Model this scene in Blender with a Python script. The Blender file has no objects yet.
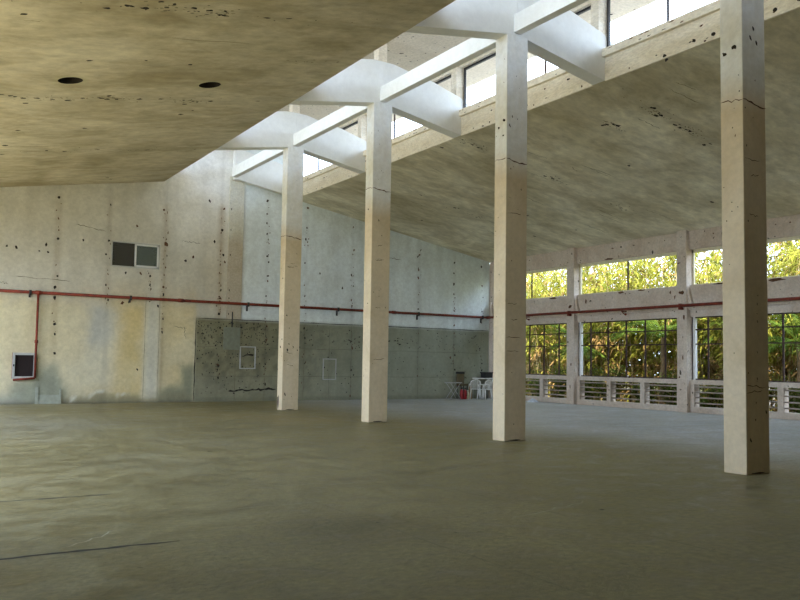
import bpy, math, random
import numpy as np
from mathutils import Vector, Matrix
random.seed(7)
S = bpy.context.scene
COL = S.collection
# ---------------------------------------------------------------- camera
cam_d = bpy.data.cameras.new('camera'); cam = bpy.data.objects.new('camera', cam_d); COL.objects.link(cam)
Rv = Vector((0.84162561, -0.53983514, 0.01563181)); Uv = Vector((-0.046661, -0.04384924, 0.99794789)); Fv = Vector((0.5380419, 0.8406279, 0.06209389))
cam.matrix_world = Matrix(((Rv.x, Uv.x, -Fv.x, 0), (Rv.y, Uv.y, -Fv.y, 0), (Rv.z, Uv.z, -Fv.z, 1.55), (0, 0, 0, 1)))
cam_d.sensor_width = 36; cam_d.lens = 801.7 / 800 * 36; cam_d.shift_y = 13.03 / 800
cam_d.clip_start = .05; cam_d.clip_end = 500
S.camera = cam
# ---------------------------------------------------------------- sky, sun, exposure
w = bpy.data.worlds.new('sky'); S.world = w; w.use_nodes = True
nt = w.node_tree; nt.nodes.clear()
sky = nt.nodes.new('ShaderNodeTexSky'); sky.sky_type = 'NISHITA'; sky.sun_disc = False
sky.sun_elevation = math.radians(60); sky.sun_rotation = math.radians(230); sky.dust_density = 3; sky.air_density = 1
mx = nt.nodes.new('ShaderNodeMixRGB'); mx.inputs[0].default_value = .72; mx.inputs[2].default_value = (4.5, 5.45, 6.8, 1)
bg = nt.nodes.new('ShaderNodeBackground'); bg.inputs[1].default_value = .55
ow = nt.nodes.new('ShaderNodeOutputWorld')
nt.links.new(sky.outputs[0], mx.inputs[1]); nt.links.new(mx.outputs[0], bg.inputs[0]); nt.links.new(bg.outputs[0], ow.inputs[0])
sd = bpy.data.lights.new('sun', 'SUN'); sd.energy = 9.0; sd.color = (1, .88, .66); sd.angle = math.radians(1.5)
sun = bpy.data.objects.new('sun', sd); COL.objects.link(sun)
el = math.radians(67); to_sun = Vector((-.75 * math.cos(el), -.66 * math.cos(el), math.sin(el)))
sun.rotation_euler = to_sun.to_track_quat('Z', 'Y').to_euler()
def portal(name, loc, sx, sy, direction):
    d = bpy.data.lights.new(name, 'AREA'); d.shape = 'RECTANGLE'; d.size = sx; d.size_y = sy; d.cycles.is_portal = True
    o = bpy.data.objects.new(name, d); COL.objects.link(o); o.location = loc
    o.rotation_euler = (-Vector(direction)).to_track_quat('Z', 'X' if abs(direction[0]) < .5 else 'Y').to_euler()
    # long side along world Y
    z = -Vector(direction).normalized(); x = Vector((0, 1, 0)); y = z.cross(x)
    o.rotation_euler = Matrix((x, y, z)).transposed().to_euler()
portal('portal_clerestory_right', (13.75, 15.3, 9.35), 27.6, 1.5, (-1, 0, 0))
portal('portal_clerestory_left', (8.0, 15.3, 9.35), 27.6, 1.5, (1, 0, 0))
portal('portal_right', (23.85, 18.2, 2.95), 21.6, 5.9, (-1, 0, 0))
portal('portal_left', (-1.85, 18.2, 3.2), 21.6, 5.2, (1, 0, 0))
S.view_settings.view_transform = 'Standard'; S.view_settings.look = 'None'; S.view_settings.gamma = 1
S.view_settings.use_curve_mapping = False; S.view_settings.exposure = 1.16
try: S.cycles.max_bounces = 14; S.cycles.diffuse_bounces = 9
except Exception: pass
BACK= [(4.74, 6.99), (6.44, 6.94), (8.31, 6.98), (7.37, 6.29), (4.76, 5.58), (3.2, 5.19), (3.48, 5.17), (4.39, 5.34), (4.19, 5.11), (4.46, 5.1), (5.57, 5.61), (6.42, 5.67), (6.34, 5.19), (8.42, 5.74), (9.45, 5.34), (9.15, 5.18), (4.79, 4.31), (4.73, 3.92), (4.72, 3.58), (6.38, 4.11), (6.47, 3.59), (6.95, 3.5), (7.18, 3.55), (7.9, 4.53), (7.9, 4.21), (8.38, 4.16), (8.39, 3.87), (8.21, 3.46), (4.77, 2.68), (4.78, 2.34), (4.8, 1.68), (7.56, 1.17), (8.39, 2.53), (7.03, 4.58), (7.56, 4.59), (10.02, 7.51), (10.58, 7.29), (10.54, 6.47), (10.24, 6.0), (9.17, 5.19), (9.45, 5.36), (10.6, 5.52), (10.67, 5.26), (10.55, 4.19), (10.49, 3.93), (10.53, 3.74), (10.5, 3.28), (12.35, 7.82), (12.33, 7.29), (12.34, 6.93), (12.36, 6.5), (12.41, 5.64), (12.46, 5.41), (12.44, 4.86), (12.38, 4.07), (14.1, 7.74), (14.04, 6.46), (14.07, 6.92), (14.02, 5.49), (14.05, 4.17), (14.71, 5.12), (16.21, 7.18), (16.27, 6.22), (16.17, 5.16), (15.75, 4.6), (16.18, 4.12), (16.22, 3.88), (12.45, 2.9), (12.46, 2.36), (12.42, 1.43), (12.44, 0.65), (14.05, 2.88), (14.09, 2.48), (16.26, 2.14), (16.24, 1.23), (16.21, 0.16), (10.53, 1.33), (10.54, 0.88), (10.56, 2.76), (19.63, 6.52), (19.57, 6.3), (19.53, 5.63), (19.52, 5.29), (19.53, 3.91), (21.48, 6.11), (21.45, 5.63), (21.45, 5.13), (21.46, 4.68), (21.49, 3.93), (21.5, 3.28), (23.02, 6.04), (23.07, 5.16), (23.08, 3.97), (21.55, 1.93), (21.56, 1.29), (21.3, 1.83), (23.1, 1.58), (23.1, 1.27)]
CL= [(1.57, 13.43), (2.69, 12.92), (2.96, 12.74), (2.99, 12.75), (3.24, 12.79), (3.41, 12.47), (3.64, 12.53), (4.0, 12.62), (4.27, 12.66), (4.5, 12.81), (4.52, 12.63), (4.59, 12.83), (5.33, 12.78), (5.72, 12.73), (2.97, 15.56), (3.97, 15.4), (4.87, 15.53), (1.76, 17.98), (1.93, 18.08), (2.02, 18.13), (2.19, 18.23), (2.28, 18.62), (2.45, 18.21), (2.76, 18.28), (3.08, 18.34), (3.36, 18.14), (3.73, 18.11), (3.84, 17.92), (4.06, 18.17), (3.86, 18.19), (4.55, 18.13), (5.02, 18.07), (5.56, 18.15), (5.8, 18.2), (5.92, 18.26), (5.68, 18.48), (6.21, 18.17), (6.07, 19.04), (5.89, 19.42), (7.36, 18.08), (3.92, 20.88), (2.45, 21.11), (2.37, 22.76), (2.41, 23.87), (3.46, 23.47), (3.94, 23.6), (4.76, 23.36), (6.18, 23.54), (7.6, 23.53), (6.02, 27.89), (6.21, 28.2)]
CR= [(15.14, 12.65), (15.19, 12.63), (15.51, 12.74), (15.55, 12.85), (15.62, 12.75), (15.25, 14.23), (15.31, 14.02), (15.49, 14.02), (16.23, 12.84), (16.42, 12.83), (16.6, 12.79), (16.73, 12.78), (17.63, 12.86), (17.61, 13.03), (15.27, 14.17), (15.35, 14.04), (15.24, 14.3), (15.46, 13.99), (17.71, 15.6), (17.18, 18.22), (17.4, 18.12), (15.97, 23.69), (17.87, 26.4), (17.53, 23.75), (17.65, 23.66), (18.7, 23.91), (21.47, 23.74), (17.0, 18.34), (17.29, 18.29), (19.5, 21.94), (13.7, 19.23), (13.69, 18.2), (14.07, 18.25), (14.33, 18.28), (14.46, 18.29), (19.98, 18.36), (20.43, 18.39), (20.68, 18.35), (21.33, 15.5), (21.59, 21.58)]
UP= [(10.91, 8.07), (10.86, 7.97), (10.19, 8.15), (9.73, 8.13), (8.42, 8.13), (18.22, 8.39)]
# ---------------------------------------------------------------- helpers
def nodes(m):
    m.use_nodes = True; t = m.node_tree; b = t.nodes['Principled BSDF']; return t, b
def L(t, a, b): t.links.new(a, b)
def simple(name, col, rough=.6, metal=0, var=.12, scale=8, bump=0.0):
    m = bpy.data.materials.new(name); t, b = nodes(m)
    tc = t.nodes.new('ShaderNodeTexCoord'); n = t.nodes.new('ShaderNodeTexNoise'); n.inputs['Scale'].default_value = scale; n.inputs['Detail'].default_value = 5
    L(t, tc.outputs['Object'], n.inputs['Vector'])
    r = t.nodes.new('ShaderNodeValToRGB'); c = Vector(col)
    r.color_ramp.elements[0].position = .3; r.color_ramp.elements[1].position = .7
    r.color_ramp.elements[0].color = (*(c * (1 - var)), 1); r.color_ramp.elements[1].color = (*(c * (1 + var)), 1)
    L(t, n.outputs[0], r.inputs[0]); L(t, r.outputs[0], b.inputs['Base Color'])
    b.inputs['Roughness'].default_value = rough; b.inputs['Metallic'].default_value = metal
    if bump:
        bp = t.nodes.new('ShaderNodeBump'); bp.inputs['Strength'].default_value = bump; L(t, n.outputs[0], bp.inputs['Height']); L(t, bp.outputs[0], b.inputs['Normal'])
    return m
def concrete(name, base, dark, stretch=(1, 1, 1), scale=1.2, rough=.75, attr=False, bump=.25, spec=.3, amount=.55, specks=.0, two_tone=None, roughvar=0.0, fine=14, grain=1.0, ramp=(.36, .62)):
    """weathered concrete: large blotches, streaks along the stretched axis, fine grain, small dark pits"""
    m = bpy.data.materials.new(name); t, b = nodes(m); N = t.nodes.new
    tc = N('ShaderNodeTexCoord'); mp = N('ShaderNodeMapping'); mp.inputs['Scale'].default_value = stretch
    L(t, tc.outputs['Object'], mp.inputs[0])
    n1 = N('ShaderNodeTexNoise'); n1.inputs['Scale'].default_value = scale; n1.inputs['Detail'].default_value = 8; n1.inputs['Roughness'].default_value = .62; n1.inputs['Distortion'].default_value = .6
    L(t, mp.outputs[0], n1.inputs['Vector'])
    n2 = N('ShaderNodeTexNoise'); n2.inputs['Scale'].default_value = fine; n2.inputs['Detail'].default_value = 6; n2.inputs['Roughness'].default_value = .7
    L(t, mp.outputs[0], n2.inputs['Vector'])
    r1 = N('ShaderNodeValToRGB'); e = r1.color_ramp.elements; e[0].position = ramp[0]; e[1].position = ramp[1]; e[0].color = (1, 1, 1, 1); e[1].color = (0, 0, 0, 1)
    L(t, n1.outputs[0], r1.inputs[0])
    mixd = N('ShaderNodeMixRGB'); mixd.inputs[2].default_value = (*dark, 1); mixd.inputs[1].default_value = (*base, 1)
    if two_tone:
        sx = N('ShaderNodeSeparateXYZ'); L(t, tc.outputs['Object'], sx.inputs[0])
        ad = N('ShaderNodeMath'); ad.operation = 'MULTIPLY_ADD'; ad.inputs[1].default_value = .35; L(t, n1.outputs[0], ad.inputs[0]); L(t, sx.outputs[2], ad.inputs[2])
        mr = N('ShaderNodeMapRange'); mr.inputs[1].default_value = two_tone[0] - .06; mr.inputs[2].default_value = two_tone[0] + .5; L(t, ad.outputs[0], mr.inputs[0])
        tm = N('ShaderNodeMixRGB'); tm.inputs[1].default_value = (*base, 1); tm.inputs[2].default_value = (*two_tone[1], 1); L(t, mr.outputs[0], tm.inputs[0])
        L(t, tm.outputs[0], mixd.inputs[1]); dm = N('ShaderNodeMixRGB'); dm.blend_type = 'MULTIPLY'; dm.inputs[0].default_value = 1; dm.inputs[2].default_value = (.78, .72, .60, 1); L(t, tm.outputs[0], dm.inputs[1]); L(t, dm.outputs[0], mixd.inputs[2])
    if attr:
        at = N('ShaderNodeAttribute'); at.attribute_name = 'stain_and_light'; L(t, at.outputs['Color'], mixd.inputs[1])
        dm = N('ShaderNodeMixRGB'); dm.blend_type = 'MULTIPLY'; dm.inputs[0].default_value = 1; dm.inputs[2].default_value = (*dark, 1); L(t, at.outputs['Color'], dm.inputs[1]); L(t, dm.outputs[0], mixd.inputs[2])
    mu = N('ShaderNodeMath'); mu.operation = 'MULTIPLY'; mu.inputs[1].default_value = amount; L(t, r1.outputs[0], mu.inputs[0]); L(t, mu.outputs[0], mixd.inputs[0])
    r2 = N('ShaderNodeMapRange'); r2.inputs[1].default_value = .3; r2.inputs[2].default_value = .7; r2.inputs[3].default_value = 1 - .2 * grain; r2.inputs[4].default_value = 1 + .14 * grain; L(t, n2.outputs[0], r2.inputs[0])
    m2 = N('ShaderNodeMixRGB'); m2.blend_type = 'MULTIPLY'; m2.inputs[0].default_value = 1; L(t, mixd.outputs[0], m2.inputs[1]); L(t, r2.outputs[0], m2.inputs[2])
    out = m2.outputs[0]
    if specks:
        v = N('ShaderNodeTexNoise'); v.inputs['Scale'].default_value = 5.5; v.inputs['Detail'].default_value = 3; L(t, tc.outputs['Object'], v.inputs['Vector'])
        rs = N('ShaderNodeValToRGB'); es = rs.color_ramp.elements; es[0].position = .70 - specks; es[1].position = .735 - specks; es[0].color = (0, 0, 0, 1); es[1].color = (1, 1, 1, 1); L(t, v.outputs[0], rs.inputs[0])
        ms = N('ShaderNodeMixRGB'); ms.inputs[2].default_value = (.06, .045, .03, 1); L(t, rs.outputs[0], ms.inputs[0]); L(t, out, ms.inputs[1]); out = ms.outputs[0]
    L(t, out, b.inputs['Base Color'])
    b.inputs['Roughness'].default_value = rough; b.inputs['Specular IOR Level'].default_value = spec
    if roughvar:
        rr = N('ShaderNodeMapRange'); rr.inputs[1].default_value = .35; rr.inputs[2].default_value = .65; rr.inputs[3].default_value = rough - roughvar; rr.inputs[4].default_value = rough + roughvar; L(t, n1.outputs[0], rr.inputs[0]); L(t, rr.outputs[0], b.inputs['Roughness'])
    bp = N('ShaderNodeBump'); bp.inputs['Strength'].default_value = bump; bp.inputs['Distance'].default_value = .03; L(t, n2.outputs[0], bp.inputs['Height']); L(t, bp.outputs[0], b.inputs['Normal'])
    return m
class MB:
    def __init__(s): s.v = []; s.f = []; s.m = []; s.sm = []; s.c = []
    def face(s, idx, m=0, sm=False): s.f.append(tuple(idx)); s.m.append(m); s.sm.append(sm)
    def poly(s, pts, m=0):
        b = len(s.v); s.v += [tuple(p) for p in pts]; s.face(range(b, b + len(pts)), m)
    def box(s, x0, x1, y0, y1, z0, z1, m=0):
        b = len(s.v)
        s.v += [(x, y, z) for z in (z0, z1) for y in (y0, y1) for x in (x0, x1)]
        for q in ((0, 2, 3, 1), (4, 5, 7, 6), (0, 1, 5, 4), (2, 6, 7, 3), (0, 4, 6, 2), (1, 3, 7, 5)): s.face([b + i for i in q], m)
    def prism(s, prof, axis, a, c, m=0):
        """profile of (u,v) extruded along axis 'x'|'y'|'z' from a to c"""
        def P(u, v, w): return {'x': (w, u, v), 'y': (u, w, v), 'z': (u, v, w)}[axis]
        b = len(s.v); n = len(prof)
        s.v += [P(u, v, a) for u, v in prof] + [P(u, v, c) for u, v in prof]
        s.face(range(b, b + n), m); s.face(range(b + 2 * n - 1, b + n - 1, -1), m)
        for i in range(n):
            j = (i + 1) % n; s.face((b + j, b + i, b + n + i, b + n + j), m)
    def tube(s, p, q, r, n=12, r2=None, m=0, caps=True):
        p = Vector(p); q = Vector(q); d = (q - p).normalized(); r2 = r if r2 is None else r2
        u = d.orthogonal().normalized(); v = d.cross(u); b = len(s.v)
        for c, rr in ((p, r), (q, r2)):
            for i in range(n):
                a = 2 * math.pi * i / n; s.v.append(tuple(c + (u * math.cos(a) + v * math.sin(a)) * rr))
        for i in range(n):
            j = (i + 1) % n; s.face((b + i, b + j, b + n + j, b + n + i), m, True)
        if caps: s.face(range(b + n - 1, b - 1, -1), m); s.face(range(b + n, b + 2 * n), m)
    def path(s, pts, r, n=10, m=0):
        for a, c in zip(pts, pts[1:]): s.tube(a, c, r, n, m=m)
    def lathe(s, prof, cx=0, cy=0, n=20, m=0):
        b = len(s.v); k = len(prof)
        for r, z in prof:
            for i in range(n):
                a = 2 * math.pi * i / n; s.v.append((cx + r * math.cos(a), cy + r * math.sin(a), z))
        for j in range(k - 1):
            for i in range(n):
                i2 = (i + 1) % n; s.face((b + j * n + i, b + j * n + i2, b + (j + 1) * n + i2, b + (j + 1) * n + i), m, True)
        s.face(range(b + n - 1, b - 1, -1), m); s.face(range(b + (k - 1) * n, b + k * n), m)
    def chip(s, fn, u, v, ru, rv, m=1, rot=0, n=9, rnd=random):
        ru *= .8; rv *= .8
        """irregular spalled patch; fn maps (u,v) to a point a few mm off the surface"""
        pts = []
        for i in range(n):
            a = 2 * math.pi * i / n; k = rnd.uniform(.6, 1.25)
            du, dv = math.cos(a) * ru * k, math.sin(a) * rv * k
            pts.append(fn(u + du * math.cos(rot) - dv * math.sin(rot), v + du * math.sin(rot) + dv * math.cos(rot)))
        s.poly(pts, m)
    def build(s, name, mats, parent=None, loc=None, bevel=0):
        me = bpy.data.meshes.new(name); me.from_pydata([tuple(x) for x in s.v], [], s.f)
        if not isinstance(mats, (list, tuple)): mats = [mats]
        for m in mats: me.materials.append(m)
        me.polygons.foreach_set('material_index', s.m); me.polygons.foreach_set('use_smooth', s.sm); me.update()
        o = bpy.data.objects.new(name, me); COL.objects.link(o)
        if parent: o.parent = parent
        if loc: o.location = loc
        if bevel:
            bv = o.modifiers.new('bevel', 'BEVEL'); bv.width = bevel; bv.segments = 2; bv.limit_method = 'ANGLE'; bv.angle_limit = math.radians(50)
        return o
def struct(o): o['kind'] = 'structure'; return o
def tag(o, label, cat, group=None):
    o['label'] = label; o['category'] = cat
    if group: o['group'] = group
    return o
def thing(name, loc, label, cat, group=None, rz=0):
    o = bpy.data.objects.new(name, None); COL.objects.link(o); o.location = loc; o.rotation_euler = (0, 0, rz); o.empty_display_size = .2
    return tag(o, label, cat, group)
def smooth_noise(shape, cells, seed, octaves=4):
    """value noise on a grid, 0..1"""
    rg = np.random.RandomState(seed); out = np.zeros(shape); amp = 1; tot = 0
    for o in range(octaves):
        cy, cx = max(2, int(cells[0] * 2 ** o)), max(2, int(cells[1] * 2 ** o))
        g = rg.rand(cy + 1, cx + 1)
        yy = np.linspace(0, cy - 1e-6, shape[0]); xx = np.linspace(0, cx - 1e-6, shape[1])
        y0 = yy.astype(int); x0 = xx.astype(int); fy = (yy - y0)[:, None]; fx = (xx - x0)[None, :]
        fy = fy * fy * (3 - 2 * fy); fx = fx * fx * (3 - 2 * fx)
        v = (g[y0][:, x0] * (1 - fy) * (1 - fx) + g[y0 + 1][:, x0] * fy * (1 - fx) + g[y0][:, x0 + 1] * (1 - fy) * fx + g[y0 + 1][:, x0 + 1] * fy * fx)
        out += v * amp; tot += amp; amp *= .55
    return out / tot
def set_stain_and_light(o, cols, rest=(1, 1, 1)):
    me = o.data; a = me.color_attributes.new('stain_and_light', 'FLOAT_COLOR', 'POINT')
    full = np.ones((len(me.vertices), 4), dtype=np.float32); full[:, :3] = rest; full[:len(cols), :3] = cols; a.data.foreach_set('color', full.ravel())

# ---------------------------------------------------------------- dimensions
CX = 10.88; YB = 29.05; XR = 23.47; XL = -1.7; Y0 = -9.1
FR = [28.82, 23.40, 17.99, 12.58, 7.16, 1.75, -3.66, -9.07]      # near faces of the portal frames
def under(x): return 8.475 - .172 * abs(x - CX)
ZR = 10.15
M = dict(
    dark=simple('spalled_dark', (.018, .013, .009), .95), rust=simple('rusty_spall', (.10, .045, .018), .95, var=.4, scale=20),
    red=simple('red_pipe_paint', (.17, .024, .009), .75, var=.35, scale=6), black=simple('black_metal', (.02, .02, .022), .5),
    steel=simple('rusted_window_steel', (.045, .022, .014), .7, var=.4), white=simple('white_plastic', (.72, .72, .70), .4, var=.05),
    grey=simple('grey_metal_frame', (.42, .42, .40), .5, var=.12), darkred=simple('dark_red_interior', (.012, .004, .004), .8),
    cream=simple('cream_paint', (.74, .69, .50), .7, var=.1), alum=simple('aluminium', (.48, .48, .44), .4, .3, var=.06),
    brown=simple('brown_vinyl', (.13, .10, .05), .6), wood=simple('pale_wood', (.42, .27, .16), .6), extred=simple('extinguisher_red', (.30, .012, .016), .35),
    canvas=simple('pale_plastic_sheet', (.55, .60, .66), .5))
m_wall = concrete('stained_wall_plaster_with_light_pool', (1, 1, 1), (.74, .72, .66), attr=True, scale=.9, amount=.4, bump=.12, fine=9, grain=.7)
m_ceil = concrete('board_marked_ceiling_concrete', (1, 1, 1), (.64, .59, .49), stretch=(.55, 1.0, 1), scale=.75, attr=True, amount=.6, bump=.35, fine=4.5, grain=1.2, ramp=(.42, .57))
m_floor = concrete('worn_screed_floor', (1, 1, 1), (.60, .56, .44), stretch=(.9, 1.1, 1), scale=2.2, attr=True, rough=.5, roughvar=.15, spec=.34, amount=.8, bump=.35, fine=13, grain=1.7, ramp=(.40, .60))
m_col = concrete('two_tone_column_plaster', (.72, .61, .43), (.50, .41, .24), scale=.9, amount=.6, two_tone=(5.6, (.85, .87, .88)), bump=.1, fine=9, grain=.5)
m_beam = concrete('white_beam_plaster', (.82, .83, .82), (.70, .68, .62), scale=.5, amount=.3, bump=.06, fine=6, grain=.3)
m_up = concrete('flaking_upstand_paint', (.88, .82, .70), (.66, .57, .42), stretch=(1, .7, 2), scale=1.6, amount=.6, bump=.3, specks=.0)
m_rw = concrete('flaking_white_wall_paint', (.66, .58, .50), (.50, .38, .28), scale=1.3, amount=.6, bump=.3, specks=.015)
m_out = concrete('outdoor_ground', (.30, .27, .16), (.12, .12, .06), scale=.8)
m_roof = concrete('monitor_roof_plaster', (.80, .74, .64), (.64, .58, .48), scale=1, amount=.6, specks=.01)
# joint line on the columns: thin darker band is part of m_col through a chip strip

# ---------------------------------------------------------------- floor
nx, ny = 127, 193
xs = np.linspace(XL - .3, XR + .35, nx); ys = np.linspace(Y0 - .3, YB + .3, ny)
X, Y = np.meshgrid(xs, ys)
b = MB(); b.v = [(x, y, 0) for y in ys for x in xs]
for j in range(ny - 1):
    for i in range(nx - 1): b.face((j * nx + i, j * nx + i + 1, (j + 1) * nx + i + 1, (j + 1) * nx + i))
n1 = smooth_noise(X.shape, (9, 7), 3); n2 = smooth_noise(X.shape, (26, 18), 4)
base = np.array([.265, .262, .165]); grey = np.array([.55, .58, .60]); brown = np.array([.42, .34, .17]); olive = np.array([.315, .285, .15])
t = np.clip((X - 11.6 + 4 * (n1 - .5)) / 3.0, 0, 1)[..., None]
c = olive * np.ones(X.shape + (1,)) * (1 - t) + grey * t  # grey zone paints the bluish window sheen into the floor colour
tb = (np.clip((n1 - .48) * 5, 0, 1) * np.clip((X - 5.5) / 3, 0, 1) * np.clip((15 - X) / 4, 0, 1))[..., None] * .8
c = c * (1 - tb) + brown * tb
tg = (np.clip((Y - 10) / 5, 0, 1) * np.clip((7 - X) / 3, 0, 1) * np.clip((n1 - .4) * 4, 0, 1))[..., None] * .5
c = c * (1 - tg) + np.array([.41, .42, .38]) * tg
n3 = smooth_noise(X.shape, (60, 16), 5, 5); c = c * np.clip(.70 + (X - 1) * .03, .70, .80)[..., None] * (.70 + .28 * n2 + .32 * n3)[..., None]
sp = np.exp(-(((X - 3.7 - .2 * (Y - 6.8)) / .55) ** 2 + ((Y - 6.8) / .55) ** 2)) * (n2 > .42)
c = c * (1 - .38 * sp)[..., None]
nfl = len(b.v)
up = lambda u, v: (u, v, .0015)
def crack(mb, fn, u0, v0, u1, v1, wd, m=1, seg=14, jit=.02):
    """a wandering crack or joint as a thin ribbon"""
    d = math.hypot(u1 - u0, v1 - v0); nu, nv = -(v1 - v0) / d, (u1 - u0) / d; a = []; c_ = []
    for i in range(seg + 1):
        k = i / seg; j = random.uniform(-jit, jit); ww = wd * random.uniform(.4, 1.2) * (.25 if i in (0, seg) else 1)
        u, v = u0 + (u1 - u0) * k + nu * j, v0 + (v1 - v0) * k + nv * j
        a.append(fn(u + nu * ww / 2, v + nv * ww / 2)); c_.append(fn(u - nu * ww / 2, v - nv * ww / 2))
    for i in range(seg): mb.poly([c_[i], c_[i + 1], a[i + 1], a[i]], m)
m_joint = simple('dirty_floor_joint', (.17, .16, .10), .9); m_gap = simple('open_floor_joint', (.028, .026, .016), .95)
for y, x1 in ((9.58, 2.25), (6.88, 2.2)): crack(b, up, .2, y + .03, x1, y, .055, 2, 20, .012)
for y in (12.3, 15.0, 17.7, 20.4): crack(b, up, XL + 6, y, XR - .1, y, .011, 1, 60, .02)
crack(b, up, 11.2, 8.0, 14.5, 7.9, .03, 1, 14, .03)
for x in (4.07, 6.0): crack(b, up, x, Y0, x, 13, .012, 1, 60, .02)
crack(b, up, 11.1, 12.5, 14.2, 10.2, .05, 1, 14, .03)
for u, v, r in ((4.72, 13.3, .06), (5.8, 14.2, .03), (7.9, 13.9, .04), (4.1, 6.75, .02), (8.5, 11, .03), (3.0, 10.7, .03), (6.6, 6.2, .03), (10.5, 8.5, .03)): b.chip(up, u, v, r * 1.5, r * .8, 2)
for i in range(90): b.chip(up, random.uniform(1, 18), random.uniform(4, 22), random.uniform(.01, .035), random.uniform(.008, .03), random.choice((1, 1, 2)), 0, 6)
for i in range(22):
    u, v, a = random.uniform(1, 14), random.uniform(4, 16), random.uniform(-.5, .9); l_ = random.uniform(.3, 1.6); crack(b, up, u, v, u + l_ * math.cos(a), v + l_ * math.sin(a), .012, random.choice((1, 3)), 10, .04)
m_scr = simple('pale_floor_scratch', (.46, .44, .33), .8)
fl = struct(b.build('floor', [m_floor, m_joint, m_gap, m_scr])); set_stain_and_light(fl, c.reshape(-1, 3))
b = MB(); b.poly([(-60, -60, -.25), (90, -60, -.25), (90, 110, -.25), (-60, 110, -.25)]); g = struct(b.build('ground', m_out)); b = MB(); b.box(XR + .32, 44, 5, 70, -.24, -.2); struct(b.build('ground', simple('dark_garden_soil', (.045, .035, .02), .95)))
b = MB(); b.box(XL - .3, XR + .35, Y0 - .3, YB + .3, -.24, -.01); struct(b.build('trim_1', m_beam))

# ---------------------------------------------------------------- back wall
WX0, WX1, WZ0, WZ1 = 6.52, 8.23, 4.78, 5.70
def top(x): return ZR if 8.2 < x < 13.56 else under(x) + .02
xs = np.unique(np.concatenate([np.arange(XL, XR + .05, .1), [WX0, WX1, 8.2, 8.21, 13.55, 13.56, XR, 9.62, 9.64]])); xs.sort()
nz = 96; zf = np.linspace(0, 1, nz)
zs_all = [np.linspace(0, top(x + 1e-9), nz) for x in xs]
# uniform rows where the window is, so the hole is clean
rows = np.unique(np.concatenate([np.arange(0, 10.2, .1), [WZ0, WZ1, 3.085, 3.105, ZR]]))
XX, ZZ = np.meshgrid(xs, rows)
tops = np.array([top(x) for x in xs]); ZC = np.minimum(ZZ, tops[None, :])
b = MB(); b.v = [(x, YB, z) for x, z in zip(XX.ravel(), ZC.ravel())]; n = len(xs)
for j in range(len(rows) - 1):
    for i in range(n - 1):
        if ZC[j + 1, i] - ZC[j, i] < 1e-6 and ZC[j + 1, i + 1] - ZC[j, i + 1] < 1e-6: continue
        xm, zm = (xs[i] + xs[i + 1]) / 2, (rows[j] + rows[j + 1]) / 2
        if WX0 < xm < WX1 and WZ0 < zm < WZ1: continue
        b.face((j * n + i, j * n + i + 1, (j + 1) * n + i + 1, (j + 1) * n + i))
nz1 = smooth_noise(XX.shape, (7, 18), 11); nz2 = smooth_noise(XX.shape, (24, 60), 12); nzs = smooth_noise(XX.shape, (3, 90), 13)
def mixc(c, t, col): t = np.clip(t, 0, 1)[..., None]; return c * (1 - t) + np.array(col) * t
sig = lambda v: 1 / (1 + np.exp(-v))
nz3 = smooth_noise(XX.shape, (40, 110), 14, 3); nz4 = smooth_noise(XX.shape, (10, 26), 15, 5)
XXn = XX + .5 * (nz4 - .5) + .15 * (nz3 - .5); ZZn = ZC + .9 * (nz4 - .5) + .2 * (nz3 - .5)
def band(x0, x1, z0, z1, k=9, a=None, b_=None):
    a = XXn if a is None else a; b_ = ZZn if b_ is None else b_
    return sig((a - x0) * k) * sig((x1 - a) * k) * sig((b_ - z0) * k) * sig((z1 - b_) * k)
def strip(x0, x1, z0, z1, k=30): return band(x0, x1, z0, z1, k, XX, ZC)
left = sig((9.62 - XX) * 30)
c = np.ones(XX.shape + (3,)) * np.array([.58, .555, .47])
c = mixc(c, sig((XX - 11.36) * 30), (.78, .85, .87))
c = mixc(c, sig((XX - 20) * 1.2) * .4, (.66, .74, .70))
c = mixc(c, sig((XXn - 8.0) * 3) * sig((ZZn - 6.2 + .45 * (XX - 9)) * 2.5) * sig((11.36 - XX) * 30) * .95, (.88, .88, .87))  # whiter tone paints the skylight pool into the wall colour
c = mixc(c, sig((3.52 - ZZn) * 16) * left * .9, (.68, .60, .39))
c = mixc(c, sig((3.5 - ZC) * 12) * sig((XXn - 6.5) * 9) * sig((7.75 - XX) * 20) * .85, (.64, .50, .22))
c = mixc(c, sig((3.5 - ZC) * 12) * sig((XX - 8.4) * 9) * left * .6, (.64, .52, .27))
c = mixc(c, sig((nz4 - .53) * 18) * sig((3.4 - ZC) * 5) * left * .5, (.74, .69, .50))
c = mixc(c, sig((ZC - 3.4) * 12) * sig((4.1 - ZZn) * 6) * left * sig((XXn - 5) * 3) * .5, (.60, .50, .30))
c = mixc(c, band(5.85, 6.4, 2.0, 3.5, 9) * .9, (.42, .44, .44)); c = mixc(c, band(5.8, 6.2, .8, 2.2, 6) * .5, (.52, .51, .44))
c = mixc(c, band(6.35, 6.75, .4, 2.8, 9) * .6, (.72, .70, .60)); c = mixc(c, band(6.35, 6.7, 2.2, 3.2, 9) * .7, (.50, .53, .52))
c = mixc(c, strip(7.80, 8.28, .15, 4.3, 22) * .8, (.66, .65, .56)); c = mixc(c, strip(7.98, 8.12, .15, 3.9, 40) * .35, (.50, .46, .36))
for x0, x1, z0, z1, a in ((8.34, 8.44, .3, 7.2, .9), (4.70, 4.80, 1.6, 7.1, .7), (6.38, 6.46, 3.6, 7.1, .6), (10.44, 10.58, 3.1, 7.4, 1.0), (7.86, 7.94, 3.6, 4.7, .7)):
    c = mixc(c, strip(x0, x1, z0, z1, 26) * np.clip((nz3 * .5 + nz4) * 1.5 - .55, 0, 1) * a, (.38, .24, .09))
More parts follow.
